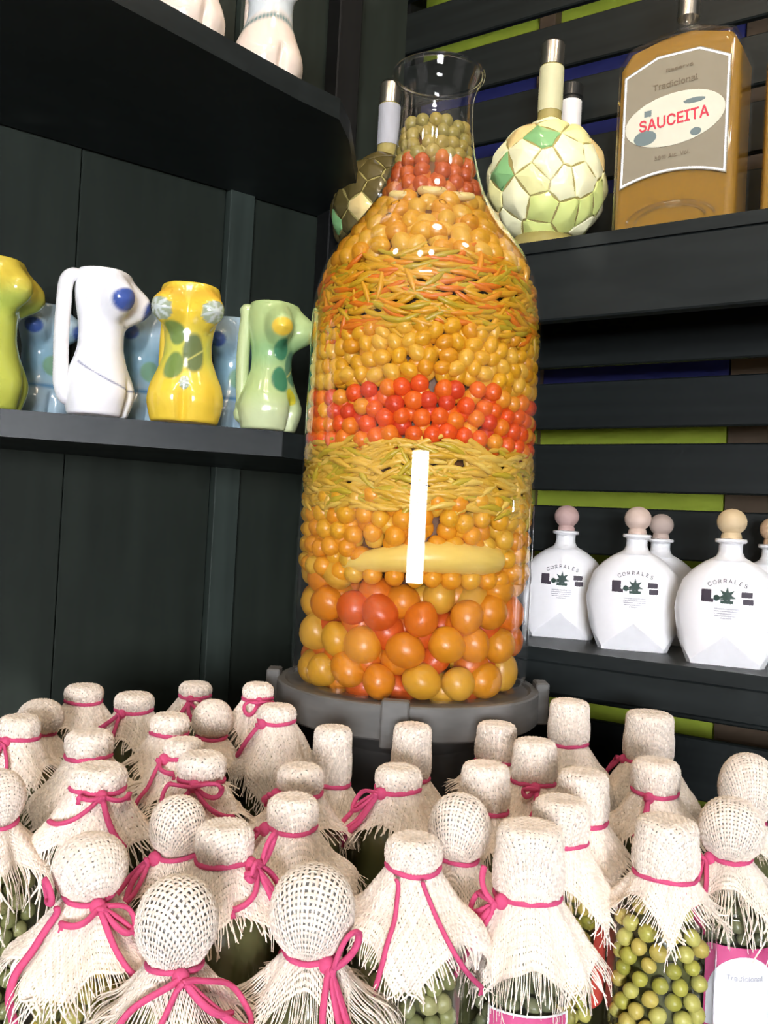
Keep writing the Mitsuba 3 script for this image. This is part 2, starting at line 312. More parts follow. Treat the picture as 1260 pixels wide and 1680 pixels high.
stick = fruit_mats('m_stick', [(.60, .34, .02), (.52, .34, .02), (.64, .34, .02), (.66, .27, .015), (.44, .34, .025), (.64, .18, .012)], .4)
band('yellow_chili', .184, .262, .0215, .0050, [pod(.033, .0031, .05, 4), pod(.029, .0028, -.08, 5), pod(.036, .003, .1, 6)], stick, 'thin yellow chili pod in the layer on the shoulder of the big jar', 'chili', 'thin yellow chilies on the jar shoulder', .0055, .3, 'stick', slope=.02, zw=.004)
tope = fruit_mats('m_top', [(.66, .36, .03), (.66, .40, .06), (.64, .30, .022)])
band('golden_plum', .258, .334, .0195, .0150, [lump(.0118, .0092, .0088, i) for i in range(3)], tope, 'golden oval plum on the sloping shoulder below the neck of the big jar', 'fruit', 'golden plums below the neck', .0112, .22)
rn = fruit_mats('m_neckred', [(.52, .11, .025), (.46, .085, .02), (.54, .17, .04)])
band('neck_red_berry', .340, .378, .0158, .0135, [lump(.0085, .0085, .0083, i) for i in range(2)], rn, 'red berry filling the lower neck of the big glass jar', 'fruit', 'red berries in the jar neck', .0105, .2)
gr = fruit_mats('m_neckpale', [(.36, .29, .09), (.32, .28, .10), (.40, .33, .12)])
band('pale_olive', .376, .420, .0134, .0112, [lump(.0078, .0070, .0070, i) for i in range(2)], gr, 'small pale green fruit at the top of the fruit in the jar neck', 'fruit', 'pale fruits at the top of the neck', .0092, .2)
mat('m_pepper', (.70, .50, .11), .35)
tag(add('banana_pepper', tube(pp, prad, 16), 'm_pepper', True), 'long pale yellow pepper lying across the front of the big glass jar', 'pepper')
for i, (a, z) in enumerate(((-.05, .334), (.5, .332), (-.6, .331))):
    o = on_jar(a, z, .011); m = lathe(spline([(0, .004), (.011, .0045), (.0145, .002), (.0150, 0), (.0145, -.002), (.011, -.0045), (0, -.004)], 15), 18)
    mat('m_slice', (.62, .47, .18), .4)
    m.apply_transform(trimesh.transformations.rotation_matrix(.35, [1, 0, 0])); m.apply_translation(o)
    tag(add('pale_slice', m, 'm_slice', True), 'pale fruit slice lying under the red berries in the neck of the big jar', 'fruit slice', 'pale slices in the neck')

MS = plan((JX, JY), (1, 0), (0, 1), -.006)
k = thing('jar_stand', 'round grey wooden stand with upright lugs under the big glass jar', 'stand')
add('tray', moved(lathe([(0.0001, -.159), (.124, -.159), (.126, -.158), (.128, -.1565), (.1345, -.1565), (.136, -.158), (.136, -.187), (.134, -.189), (0.0001, -.189)], 96), MS), 'm_stand', 30, k)
for i, ang in enumerate((-92, 0, 90, 180)):
    a = math.radians(ang + (-4 if i == 0 else 0))
    M = plan((JX + .139 * math.cos(a), JY + .139 * math.sin(a)), (math.cos(a), math.sin(a)), (-math.sin(a), math.cos(a)), -.006)
    add('lug', moved(bevel_box((-.006, -.0125, -.193), (.008, .0125, -.150), .0015), M), 'm_stand', False, k)
add('pedestal', moved(lathe([(0.0001, -.190), (.088, -.190), (.088, -.20), (.075, -.215), (.072, -.30), (.085, -.33), (.088, COUNTER + .006), (0.0001, COUNTER + .006)], 48), MS), 'm_stand', 30, k)

# ------------------------------------------------------------------ burlap covered jars
# (x, y, z of the cap's top, cap radius, drop to the tie, kind)
JARS = [(-.290, .886, -.177, .0183, .015, 'flat'), (-.232, .859, -.177, .0184, .015, 'flat'), (-.188, .931, -.177, .0167, .013, 'flat'), (-.110, .838, -.157, .0143, .013, 'flat'), (-.304, .812, -.177, .0202, .030, 'ball'),
        (-.295, .742, -.177, .0170, .016, 'flat'), (-.172, .752, -.171, .0160, .015, 'flat'), (-.146, .807, -.168, .0178, .033, 'ball'), (-.086, .792, -.167, .0169, .013, 'flat'), (-.224, .704, -.177, .0182, .018, 'flat'),
        (-.147, .695, -.177, .0155, .012, 'flat'), (-.121, .638, -.172, .0167, .017, 'flat'), (-.188, .615, -.178, .0191, .014, 'flat'), (-.245, .587, -.176, .0170, .034, 'ball'), (-.149, .483, -.177, .0193, .032, 'ball'),
        (-.119, .559, -.178, .0173, .035, 'ball'), (-.081, .507, -.176, .0161, .019, 'flat'), (-.090, .432, -.177, .0194, .040, 'ball'), (-.032, .725, -.168, .0160, .045, 'tall'), (-.050, .638, -.177, .0163, .018, 'flat'),
        (-.048, .566, -.177, .0160, .018, 'flat'), (.034, .750, -.168, .0165, .045, 'tall'), (.021, .656, -.179, .0170, .015, 'flat'), (.108, .772, -.168, .0176, .032, 'tall'), (.083, .640, -.169, .0177, .032, 'tall'),
        (.060, .581, -.174, .0200, .041, 'ball'), (.027, .505, -.177, .0158, .016, 'flat'), (-.026, .456, -.177, .0215, .043, 'ball'), (.187, .847, -.159, .0193, .040, 'tall'), (.268, .860, -.169, .0235, .045, 'tall'),
        (.131, .712, -.167, .0177, .032, 'tall'), (.318, .746, -.177, .0237, .055, 'ball'), (.154, .641, -.171, .0186, .034, 'tall'), (.227, .707, -.177, .0185, .024, 'flat'), (.252, .615, -.177, .0216, .040, 'ball'),
        (.127, .584, -.175, .0185, .026, 'flat'), (.097, .528, -.174, .0207, .040, 'tall'), (.187, .555, -.175, .0199, .033, 'tall')]
JLAB = ['short capped burlap jar with plain pink tie at back left beside hanging ribbon ends',
        'back left burlap jar with long pink ribbon ends hanging down its left side',
        'burlap jar farthest back on the left, small pink bow, against dark planks',
        'burlap jar with small pink bow right beside the left end of the round stand',
        'ball topped burlap jar near the left edge, behind the jar with a hanging pink loop',
        'burlap jar at the left edge with a pink ribbon loop hanging below its cap',
        'flat capped burlap jar with thin tie, left of the small back ball topped jar',
        'small ball topped burlap jar at the back, left of one long slanting ribbon end',
        'burlap jar below the left end of the stand, one ribbon end slanting left',
        'burlap jar with wide round cap and plain tie, in front of the long ribbon ends',
        'burlap jar with low flat cap and long pink ribbon end straight down its left side',
        'burlap jar with a big pink bow under its flat cap, amid the left half',
        'left burlap jar with pink ribbon ends spread wide like a moustache under its cap',
        'ball topped burlap jar with long fringe cut off by the left edge of the photo',
        'front left burlap jar with rounded top, pink knot and one very long ribbon end',
        'open weave ball topped jar with pink loop at its left, behind the foremost jars',
        'second row burlap jar with flat white cap and big pink bow at its right side',
        'foremost open weave ball topped jar at bottom left, wide pink bow and long white fringe',
        'slim tall burlap jar left of centre below the round stand, thin tie low down',
        'flat capped burlap jar left of centre, plain tie, behind the wide pointed skirt',
        'burlap jar left of centre with flat white cap and a wide pointed burlap skirt',
        'slim tall burlap jar directly below the centre of the round stand',
        'flat capped burlap jar near the centre with a pink bow hanging at its left',
        'tall capped burlap jar below the right half of the stand, small pink knot at left',
        'tall capped burlap jar right of centre, directly behind the open weave ball in the middle',
        'open weave ball topped burlap jar in the middle, above the jar with two ribbons',
        'front middle burlap jar with flat white cap and two thin ribbons down its skirt',
        'large open weave ball topped jar at bottom centre with fat pink knot and long fringe',
        'tall burlap jar at the back just right of the round stand, plain pink tie',
        'tall wide capped burlap jar at back right with pink loop sticking out at left',
        'tall capped burlap jar right of centre with a small pink knot at its front',
        'big rounded burlap topped jar in the back at the right edge of the photo',
        'third row burlap jar right of centre with wide cap and plain tie',
        'right hand burlap jar with two short ribbon ends, behind the jar of green fruit',
        'right hand ball topped burlap jar with pink bow and a white label below',
        'burlap jar with low wide cap, directly behind the beige tall capped front jar',
        'beige tall capped front row burlap jar with long pink loop at left and ragged hem',
        'front right burlap jar whose narrow hanging skirt shows yellow green fruit in the glass']
TIES = {1: (-35, [('tail', -60, .030), ('tail', -8, .040)]), 2: (-15, [('tail', -35, .020), ('tail', 20, .018), ('loop', 70, .014, .004)]), 3: (5, [('loop', -60, .016, .005), ('loop', 65, .016, .005)]),
        5: (-35, [('loop', 15, .030, .007), ('tail', -20, .035)]), 8: (-45, [('tail', -35, .036)]), 10: (-60, [('tail', -2, .048), ('tail', 70, .020)]),
        11: (-15, [('loop', -65, .026, .008), ('tail', 62, .040), ('loop', 85, .022, .005)]), 12: (8, [('tail', -70, .046), ('tail', 28, .034), ('tail', 88, .022), ('tail', -95, .016)]),
        14: (18, [('loop', 35, .036, .007), ('loop', 60, .022, .005), ('tail', -75, .022)]), 15: (-62, [('loop', -5, .026, .008), ('tail', 8, .024)]),
        16: (62, [('loop', 150, .018, .006), ('tail', -58, .030), ('tail', -12, .044), ('tail', 30, .030), ('loop', -90, .014, .005), ('loop', 35, .024, .006)]),
        17: (12, [('loop', -52, .044, .007), ('tail', 58, .034), ('loop', 62, .048, .006)]), 19: (-70, [('tail', -60, .014)]), 20: (-75, [('loop', -30, .018, .005)]),
        22: (-42, [('loop', -62, .028, .006), ('tail', -30, .040), ('loop', -40, .036, .006)]), 23: (-25, [('loop', -70, .012, .004)]), 25: (-62, [('loop', 100, .012, .004), ('tail', -10, .020)]),
        27: (34, [('loop', 140, .020, .006), ('loop', -14, .038, .007), ('tail', 16, .050), ('tail', 4, .044)]), 29: (-72, [('loop', -58, .030, .007)]),
        30: (5, [('tail', -12, .020), ('tail', 28, .020), ('loop', -70, .010, .003)]), 33: (-12, [('tail', -14, .028), ('tail', 22, .026)]), 34: (-58, [('loop', -80, .018, .006), ('tail', 42, .046), ('loop', 30, .034, .006), ('tail', -8, .026)]),
        36: (-44, [('loop', -24, .056, .007), ('tail', -150, .020), ('loop', -70, .022, .005), ('tail', -40, .040)])}
DROP = {36: .030, 14: .032, 17: .016, 27: .014, 20: .040, 26: .038, 37: .012, 34: .018, 12: .034, 9: .036, 8: .050, 28: .04, 29: .045, 16: .026, 31: .02}
CLIP = {37: 1.42, 20: 1.32, 17: 1.1, 27: 1.1, 26: 1.25, 32: 1.4, 35: 1.4, 36: 1.14, 14: 1.14}
TURN = {37: 8, 20: 62, 26: 0, 32: 40, 35: 45}
FRINGE = {17: .062, 27: .058, 13: .035, 14: .020, 34: .034, 36: .020, 12: .022, 25: .022}
WEAVE = {17: (.0031, .0018), 27: (.0031, .0018), 25: (.0030, .0019), 15: (.0028, .0017), 34: (.0029, .0019), 31: (.0030, .0021)}
JR = []
for i, a in enumerate(JARS):
    dmin = min(math.hypot(a[0] - b[0], a[1] - b[1]) for j, b in enumerate(JARS) if j != i)
    JR.append(min(.0325, dmin / 2 - .0004))

class Cloth:
    def __init__(s, r, h, kind, R, seed):
        if kind == 'flat': p = [(0, 0), (r * .7, .0004), (r - .0035, -.0004), (r - .0008, -.0030), (r, -.006 if h > .012 else -.005), (r * .99, -h + .005), (r * .93, -h + .0018)]
        elif kind == 'tall': p = [(0, 0), (r * .6, .0002), (r * .86, -.0012), (r * .94, -.005), (r * .95, -.42 * h), (r * .985, -.50 * h), (r * 1.0, -.60 * h), (r * .99, -.86 * h), (r * .93, -h + .002)]
        else:
            hz = h / 1.86; t = np.linspace(0, math.radians(149), 14)
            p = [(r * math.sin(x) ** (1 if x > 1.57 else .86), -hz * (1 - math.cos(x))) for x in t]
        rn = .88 * r if kind != 'ball' else max(.56 * r, .0118)
        p.append((rn, -h))
        s.rn, s.h, s.R = rn, h, R
        z, rr = -h, rn
        sl = .50 if kind != 'ball' else .62
        while z > -h - .15:
            z -= .002
            rr = min(rr + .002 * sl * (1 if rr < R * .85 else .6), R + .0045)
            rr = max(rr, s.body(z) + .002) if z > -h - .06 else rr
            p.append((rr, z))
        p = np.array(p, float); p = np.vstack([spline(p[:12 if kind == 'flat' else None], 160) if False else p])
        ss = np.concatenate([[0], np.cumsum(np.hypot(*np.diff(p, axis=0).T))])
        # resample and smooth the joints
        q = np.linspace(0, ss[-1], 900); rq, zq = np.interp(q, ss, p[:, 0]), np.interp(q, ss, p[:, 1])
        kx = np.hanning(15); kx /= kx.sum()
        rq[8:-8] = np.convolve(rq, kx, 'same')[8:-8]; zq[8:-8] = np.convolve(zq, kx, 'same')[8:-8]
        s.q, s.rq, s.zq = q, rq, zq
        s.sn = float(q[np.argmin(np.abs(zq + h))])
        r_ = np.random.default_rng(seed); s.ph = r_.uniform(0, 6.28, 4); s.k = r_.integers(4, 7), r_.integers(8, 13); s.am = .30 * r_.uniform(.7, 1.2); s.tw = r_.uniform(0, 1.57)
    def body(s, z):
        t = np.clip((-s.h - .006 - z) / .026, 0, 1); t = t * t * (3 - 2 * t)
        return (s.rn - .003) * (1 - t) + s.R * t
    def rz(s, S): return np.interp(S, s.q, s.rq), np.interp(S, s.q, s.zq)
    def skirt_r(s, z): return float(np.interp(-z, -s.zq[s.q >= s.sn], s.rq[s.q >= s.sn]))
    def map(s, x, y, lift=0.0):
        S, th = np.hypot(x, y), np.arctan2(y, x) + s.tw
        r, z = s.rz(S); r2, z2 = s.rz(S + .0006)
        g = np.clip((S - s.sn) / .03, 0, 1.4); gu = np.clip((S - s.sn + .02) / .02, 0, 1) * (S <= s.sn) * .0006
        rip = s.am * .032 * g * (1 + .6 * np.cos(s.k[0] * th + s.ph[0]) + .4 * np.cos(s.k[1] * th + s.ph[1] + S * 30)) * .5 + gu * np.cos(s.k[1] * 1.0 * th + s.ph[2])
        dr, dz = r2 - r, z2 - z; L = np.hypot(dr, dz) + 1e-9
        nr, nz = -dz / L, dr / L
        rr = r + rip + nr * lift
        return np.stack([rr * np.cos(th), rr * np.sin(th), z + nz * lift - .12 * rip], -1)
def weave(c, L, sp, w, fr, seed, clip):
    r_ = np.random.default_rng(seed); n = int(L / sp); xs = (np.arange(-n, n + 1)) * sp
    out = [[], []]
    for d in (0, 1):
        for i, x in enumerate(xs):
            x = x + r_.normal(0, sp * .07)
            cut = math.sqrt(max((clip * L) ** 2 - x * x, 0)); tone = r_.uniform(.80, 1.06) * np.array([.85, .755, .645]); half = min(L, cut)
            if half < sp * 3: continue
            ys = np.arange(-int(half / sp), int(half / sp) + 1) * sp
            wob = r_.normal(0, sp * .05, len(ys)); px = x + wob
            lift = .00035 * (-1.0) ** (np.arange(len(ys)) + i + d)
            out[0].append((d, px, ys, lift, w, tone))
            for sg in (-1, 1):
                lf = fr * r_.uniform(.35, 1.15)
                m = max(3, int(lf / .004) + 1)
                yy = sg * (abs(ys[-1]) + np.linspace(0, lf, m)); sway = np.linspace(0, 1, m) ** 1.5 * r_.normal(0, .35 * lf)
                out[1].append((d, x + sway, yy, np.linspace(0, 1, m) * r_.uniform(-.0005, .005), w * (.9 if fr > .03 else .68), tone))
    ms = []
    for part in out:
        V, F, C, at_ = [], [], [], 0
        for d, px, ys, lift, ww, tone in part:
            X, Y = (px, ys) if d == 0 else (ys, px)
            ex, ey = (ww / 2, 0) if d == 0 else (0, ww / 2)
            a, b, e = c.map(X - ex, Y - ey, lift), c.map(X, Y, lift + ww * .28), c.map(X + ex, Y + ey, lift)
            m = len(ys); C.append(np.tile(tone, (m * 3, 1)) * r_.uniform(.93, 1.05, (m, 1)).repeat(3, 0)); V.append(np.stack([a, b, e], 1).reshape(-1, 3)); k = at_ + np.arange(m - 1) * 3
            for o in (0, 1): F.append(np.stack([k + o, k + o + 1, k + o + 4], 1)); F.append(np.stack([k + o, k + o + 4, k + o + 3], 1))
            at_ += m * 3
        ms.append((trimesh.Trimesh(np.vstack(V), np.vstack(F), process=False), np.vstack(C)))
    return ms
def yarn(c, th0, items, zt, r=.0019):
    """bow loops and ends that lie on the skirt: th0 where the knot sits, angles measured from straight down towards the right of the picture"""
    def pos(u, v, lift):                                         # u sideways, v downwards from the knot, metres
        z = -c.h - v; R = (c.skirt_r(min(z, -c.h)) if v > 0 else c.rn + .004) + lift
        th = th0 + u / max(R, .012)
        return [R * math.cos(th), R * math.sin(th), z]
    res = []
    for it in items:
        a = math.radians(it[1]); du, dv = math.sin(a), math.cos(a)
        t = np.linspace(0, 1, 16)
        if it[0] == 'tail':
            cv = .12 * it[2] * (1 if it[1] >= 0 else -1)
            P_ = [pos(du * it[2] * x - dv * cv * math.sin(x * 2.6), dv * it[2] * x + du * cv * math.sin(x * 2.6), .0055 + .003 * math.sin(3 * x)) for x in t]
            m = tube(spline(P_, 22), r * np.linspace(1, 1.25, 22), 7, .75)
            m = join(m, *[tube([P_[-1], np.array(P_[-1]) + [.0006 * k, .0004 * k, -.0045]], .0006, 4) for k in (-1.5, 0, 1.5)])
            res.append(('ribbon_end', m))
        else:
            l, w = it[2], it[3]; t = np.linspace(0, 1, 30)
            P_ = [pos(du * l * math.sin(math.pi * x) + dv * w * math.sin(2 * math.pi * x), dv * l * math.sin(math.pi * x) - du * w * math.sin(2 * math.pi * x), .0055 + .005 * math.sin(math.pi * x)) for x in t]
            res.append(('ribbon_loop', tube(P_, r, 7, .75)))
    return res
def glass_jar_mesh(c, zb):
    z0 = -c.h - .004
    p = [(.0001, zb + .002), (c.R * .86, zb + .002), (c.R * .95, zb + .004), (c.R, zb + .010)] + [(c.R, z) for z in np.linspace(zb + .02, z0 - .034, 4)] + [(float(c.body(z)), z) for z in np.linspace(z0 - .028, z0 - .002, 12)] + [(c.rn - .003, z0)]
    return lathe(p, 40)
FILL = {37: ('m_grn', .0056, 'round yellow green fruit inside the front right burlap jar'), 14: ('m_ylw', .0062, 'round yellow fruit inside the front left jar with a very long ribbon end'), 26: ('m_olv', .0054, 'olive green fruit inside the front middle jar with two hanging ribbons'),
        35: ('m_grn', .0056, 'green fruit inside the jar behind the beige tall capped front jar'), 36: ('m_drk', .0050, 'dark olive fruit inside the beige tall capped front jar'), 17: ('m_olv', .0054, 'olive fruit inside the foremost ball topped jar at bottom left'),
        13: ('m_olv', .0056, 'olive fruit inside the jar cut off by the left edge'), 34: ('m_drk', .0052, 'dark olive fruit inside the right hand jar with the white label')}
fruit_mats('m_grn', [(.42, .40, .07), (.50, .47, .12), (.34, .33, .05), (.52, .42, .10)], tint=(1, 1, 1)); fruit_mats('m_ylw', [(.52, .38, .06), (.40, .34, .08), (.30, .28, .08)], tint=(1, 1, 1))
fruit_mats('m_olv', [(.26, .27, .10), (.34, .33, .14), (.20, .21, .08)], tint=(1, 1, 1)); fruit_mats('m_drk', [(.13, .145, .075), (.17, .18, .09), (.10, .11, .06)], tint=(1, 1, 1))
FPLY = {}
for i, (x, y, z, r, h, kind) in enumerate(JARS):
    R = JR[i]; c = Cloth(r, h, kind, R, 100 + i); cam = math.atan2(-y, -x)
    k = thing('burlap_jar', JLAB[i], 'jar', 'burlap covered jars on the counter')
    M = plan((x, y), (1, 0), (0, 1), z); zb = COUNTER - z
    near = y < .6
    sp, w = WEAVE.get(i, (.0025, .0020) if near else (.0030, .0025))
    L = c.sn + DROP.get(i, .024)
    if i in TURN: c.tw = cam + math.radians(TURN[i]) - math.pi / 4
    (cl, cc), (fr, fc) = weave(c, L, sp, w, FRINGE.get(i, .012), 500 + i, CLIP.get(i, 1.22))
    ck = add('cover', moved(cl, M), 'm_burlap', True, k, color=cc)
    add('fringe', moved(fr, M), 'm_burlap', True, ck, color=fc)
    sel = c.q <= c.sn + .004; lid = [(max(a - .0014, .0001), b - .0012) for a, b in zip(c.rq[sel][::4], c.zq[sel][::4])]
    add('lid', moved(lathe(lid + [(c.rn - .002, -h - .004), (.0001, -h - .004)], 28), M), 'm_lid', True, k)
    add('glass', moved(glass_jar_mesh(c, zb), M), 'm_glass', True, k)
    full = i in FILL; ins = .0125 if full else .002
    zt = -h - .016
    bp = [(.0001, zb + .0035), (R - ins, zb + .0035)] + [(min(R - ins, max(float(c.body(q)) - ins, .003)), q) for q in np.linspace(zb + .012, zt, 10)] + [(.0001, zt)]
    add('brine', moved(lathe(bp, 28), M), 'm_brine', True, k)
    a = np.linspace(0, 2 * np.pi, 41)[:-1]; rt = c.rn + .0012
    ring = np.stack([rt * np.cos(a), rt * np.sin(a), -h + .0008 * np.sin(a * 2 + i)], 1)
    tk = add('ribbon', moved(tube(ring, .0015 if near else .0018, 8, closed=True), M), 'm_ribbon', True, k)
    if i in TIES:
        off, items = TIES[i]; th = cam + math.radians(off)
        kn = ellipsoid(.0042, .0042, .0046, 2); kn.apply_translation([(rt + .002) * math.cos(th), (rt + .002) * math.sin(th), -h - .001])
        add('knot', moved(kn, M), 'm_ribbon', True, tk)
        for nm, m in yarn(c, th, items, zt): add(nm, moved(m, M), 'm_ribbon', True, tk)
    if i == 14:
        for nm, m in yarn(c, cam + math.radians(-48), [('tail', 4, .052)], zt) + yarn(c, cam + math.radians(-80), [('loop', 130, .018, .006)], zt): add(nm, moved(m, M), 'm_ribbon', True, tk)
    if i == 26:
        for off, it in ((-22, ('tail', -4, .050)), (14, ('tail', 40, .072))):
            for nm, m in yarn(c, cam + math.radians(off), [it], zt, .0014): add(nm, moved(m, M), 'm_ribbon', True, tk)
    if full:
        pre, fr_, lab = FILL[i]; cols = [q for q in scene if q.startswith(pre + '_')]
        if pre not in FPLY: FPLY[pre] = [mikit.ply(lump(fr_, fr_ * .92, fr_ * .9, 40 + len(FPLY), 2), q, smooth=True) for q in cols]
        qz = zb + .006 + fr_; row = 0
        qz = max(qz, -.567 * (y + .03) - .012 - z)
        while qz < zt + .004:
            rr = min(R, float(c.body(qz))) - fr_ - .0018
            if rr > .006:
                n = max(2, int(math.radians(150) * rr / (2 * fr_ * .98)))
                for j in range(n):
                    t = cam + math.radians(-75 + 150 * (j + (.5 if row % 2 else 0) + rng.uniform(-.15, .15)) / n)
                    g = trimesh.transformations.random_rotation_matrix(rng.random(3))
                    g[:3, :3] *= rng.uniform(.86, 1.05); g[:3, 3] = [x + rr * math.cos(t), y + rr * math.sin(t), H + z + qz + rng.uniform(-.001, .001)]
                    tag(add('green_fruit' if pre == 'm_grn' else 'yellow_fruit' if pre == 'm_ylw' else 'olive', FPLY[pre][rng.integers(len(cols))], None, to_world=T(g)), lab, 'fruit', lab.replace('fruit inside', 'fruits inside'))
            qz += fr_ * 1.72; row += 1
# paper labels on the front jars
def cyl_patch(poly, R, M, th0, z0, d=.0004, lift=.0006):
    """flat outline (x sideways, y up) wrapped round a jar of radius R, centred where th0 looks"""
    parts = []
    for g in getattr(poly, 'geoms', [poly]):
        xs = np.linspace(g.bounds[0], g.bounds[2], max(2, int((g.bounds[2] - g.bounds[0]) / .002) + 1))
        for a, b in zip(xs[:-1], xs[1:]):
            q = g.intersection(sbox(a, -9, b, 9))
            for e in getattr(q, 'geoms', [q]):
                if e.geom_type == 'Polygon' and e.area > 1e-10: parts.append(trimesh.creation.extrude_polygon(e, d, engine='earcut'))
    return bend(join(*parts), R, M, th0, z0, lift)
def bend(m, R, M, th0, z0, lift):
    v = np.array(m.vertices); th = th0 + v[:, 0] / R; rr = R + lift + v[:, 2]
    return moved(trimesh.Trimesh(np.stack([rr * np.cos(th), rr * np.sin(th), z0 + v[:, 1]], 1), m.faces, process=False), M)
def ctext(t, h, d=.0003):
    m = meshkit.text_mesh(t, h, d); m.apply_translation([-(m.bounds[0][0] + m.bounds[1][0]) / 2, 0, 0]); return m
def jar_label(i, off, zt, hgt, wid, arch, back, border, text, frac):
    x, y, z = JARS[i][:3]; M = plan((x, y), (1, 0), (0, 1), z); th = math.atan2(-y, -x) + math.radians(off); R = JR[i]
    k = f'burlap_jar_{i:03d}' if i else 'burlap_jar'
    base = sbox(-wid / 2, -hgt, wid / 2, 0).buffer(-.003).buffer(.003)
    lk = add('label', cyl_patch(base, R, M, th, zt), border, False, k)
    if arch is not None:
        e = shapely.affinity.scale(Point(0, -hgt * .62).buffer(1, 40), wid * .47, hgt * .52).union(sbox(-wid * .47, -hgt * 2, wid * .47, -hgt * .62)).intersection(sbox(-wid, -hgt + .002, wid, -.002))
        add('label_panel', cyl_patch(e, R, M, th, zt, .0003, .0011), back, False, lk)
        add('lettering', bend(ctext(text, .0032), R, M, th, zt - hgt * frac, .0015), 'm_ink_grey', False, lk)
jar_label(34, 22, -.088, .055, .050, 1, 'm_paper_white', 'm_pink_print', 'Tradicional', .38)
jar_label(36, 8, -.096, .045, .048, 1, 'm_paper_white', 'm_pink_print', 'Tradicional', .50)
tag(add('label_edge', cyl_patch(sbox(-.0235, -.046, .0235, .0012).difference(sbox(-.0225, -.05, .0225, .0)), JR[36], plan(JARS[36][:2], (1, 0), (0, 1), JARS[36][2]), math.atan2(-JARS[36][1], -JARS[36][0]) + math.radians(8), -.096, .0005, .0012), 'm_paper_white', False, 'burlap_jar_036__label'), 'white label border')
jar_label(35, 66, -.072, .05, .020, None, None, 'm_red_paper', '', 0)

# ------------------------------------------------------------------ torso shaped mugs
TZ = [0, .06, .14, .20, .28, .38, .48, .58, .68, .78, .86, .93, .975, 1.0]
TA = [.0350, .0375, .0400, .0400, .0375, .0312, .0258, .0246, .0262, .0300, .0325, .0325, .0310, .0300]
TB = [.0290, .0305, .0325, .0330, .0310, .0265, .0232, .0230, .0245, .0275, .0290, .0290, .0280, .0275]
def torso(hgt, paint, nt=132, nz=120, sx=1.0):
    t = np.linspace(0, 1, nz); th = np.linspace(0, 2 * np.pi, nt + 1)[:-1]       # th = 0 is the front (+x)
    A, B = np.interp(t, TZ, TA) * sx, np.interp(t, TZ, TB) * sx
    kx = np.hanning(9); kx /= kx.sum(); A[4:-4] = np.convolve(A, kx, 'same')[4:-4]; B[4:-4] = np.convolve(B, kx, 'same')[4:-4]
    TT, TH = np.meshgrid(t, th, indexing='ij'); d = (TH + np.pi) % (2 * np.pi) - np.pi
    r = 1 / np.sqrt((np.cos(TH) / B[:, None]) ** 2 + (np.sin(TH) / A[:, None]) ** 2)
    for sg in (-1, 1):
        q = ((d - sg * .64) / .44) ** 2 + ((TT - .79) / np.where(TT < .79, .115, .15)) ** 2
        r = r + .0215 * sx * np.exp(-q ** 1.6) + .0022 * sx * np.exp(-(((d - sg * .64) / .10) ** 2 + ((TT - .785) / .026) ** 2))
        r = r + .006 * sx * np.exp(-(((np.abs(d) - 2.62) / .34) ** 2 + ((TT - .20) / .11) ** 2)) * .5
    leg = np.clip((.27 - TT) / .12, 0, 1)
    r = r - .0065 * sx * leg * np.exp(-(d / .13) ** 2) - .006 * sx * np.clip((.30 - TT) / .1, 0, 1) * np.exp(-((np.abs(d) - np.pi) / .14) ** 2)
    r = r + .004 * sx * np.exp(-(((np.abs(d) - .5) / .45) ** 2 + ((TT - .16) / .13) ** 2))
    edge = np.clip((.018 - TT) / .018, 0, 1); r = r - .002 * edge ** 2
    v = np.stack([r * np.cos(TH), r * np.sin(TH), TT * hgt], -1).reshape(-1, 3)
    col = np.array(paint(TT, d)).reshape(-1, 3)
    i, j = np.meshgrid(np.arange(nz - 1), np.arange(nt), indexing='ij'); j2 = (j + 1) % nt
    a, b, c, e = i * nt + j, i * nt + j2, (i + 1) * nt + j2, (i + 1) * nt + j
    f = [np.stack([a, b, c], -1).reshape(-1, 3), np.stack([a, c, e], -1).reshape(-1, 3)]
    # rim, hollow inside and foot
    top = np.arange(nt) + (nz - 1) * nt; V = [v]; C = [col]; n0 = len(v); prev = top
    for s_, z_ in ((.97, 1.008), (.90, 1.004), (.86, .97), (.80, .75), (.7, .55)):
        w = v[top].copy(); w[:, :2] *= s_; w[:, 2] = z_ * hgt; V.append(w); C.append(col[top]); cur = n0 + np.arange(nt); n0 += nt
        q = np.arange(nt); q2 = (q + 1) % nt
        f += [np.stack([prev[q], prev[q2], cur[q2]], 1), np.stack([prev[q], cur[q2], cur[q]], 1)]; prev = cur
    V.append([[0, 0, .55 * hgt], [0, 0, 0]]); C.append(np.repeat(col[-1:], 2, 0)); q = np.arange(nt); q2 = (q + 1) % nt
    f += [np.stack([prev[q], prev[q2], q * 0 + n0], 1), np.stack([q2, q, q * 0 + n0 + 1], 1)]
    return trimesh.Trimesh(np.vstack(V), np.vstack(f), process=False), np.vstack(C)
def handle(hgt, sx=1.0, side=0.0, out=.020):
    a = np.pi + side; u = np.array([math.cos(a), math.sin(a)])
    pts = [(.022, .94), (.033, .955), (.027 + out, .90), (.0285 + out, .74), (.029 + out, .52), (.028 + out, .34), (.027 + out, .20), (.034, .11), (.022, .11)]
    Pp = spline([[u[0] * q * sx, u[1] * q * sx, z * hgt] for q, z in pts], 48)
    return tube(Pp, .0084 * sx * (1 + .12 * np.sin(np.linspace(0, 3.1, 48))), 14, .82)
def bl(a, b, t): return np.asarray(a, float) * (1 - t[..., None]) + np.asarray(b, float) * t[..., None]
def spot(T_, d, dc, tc, rd, rt): return np.clip(1.25 - np.sqrt(((d - dc) / rd) ** 2 + ((T_ - tc) / rt) ** 2), 0, .25) * 4
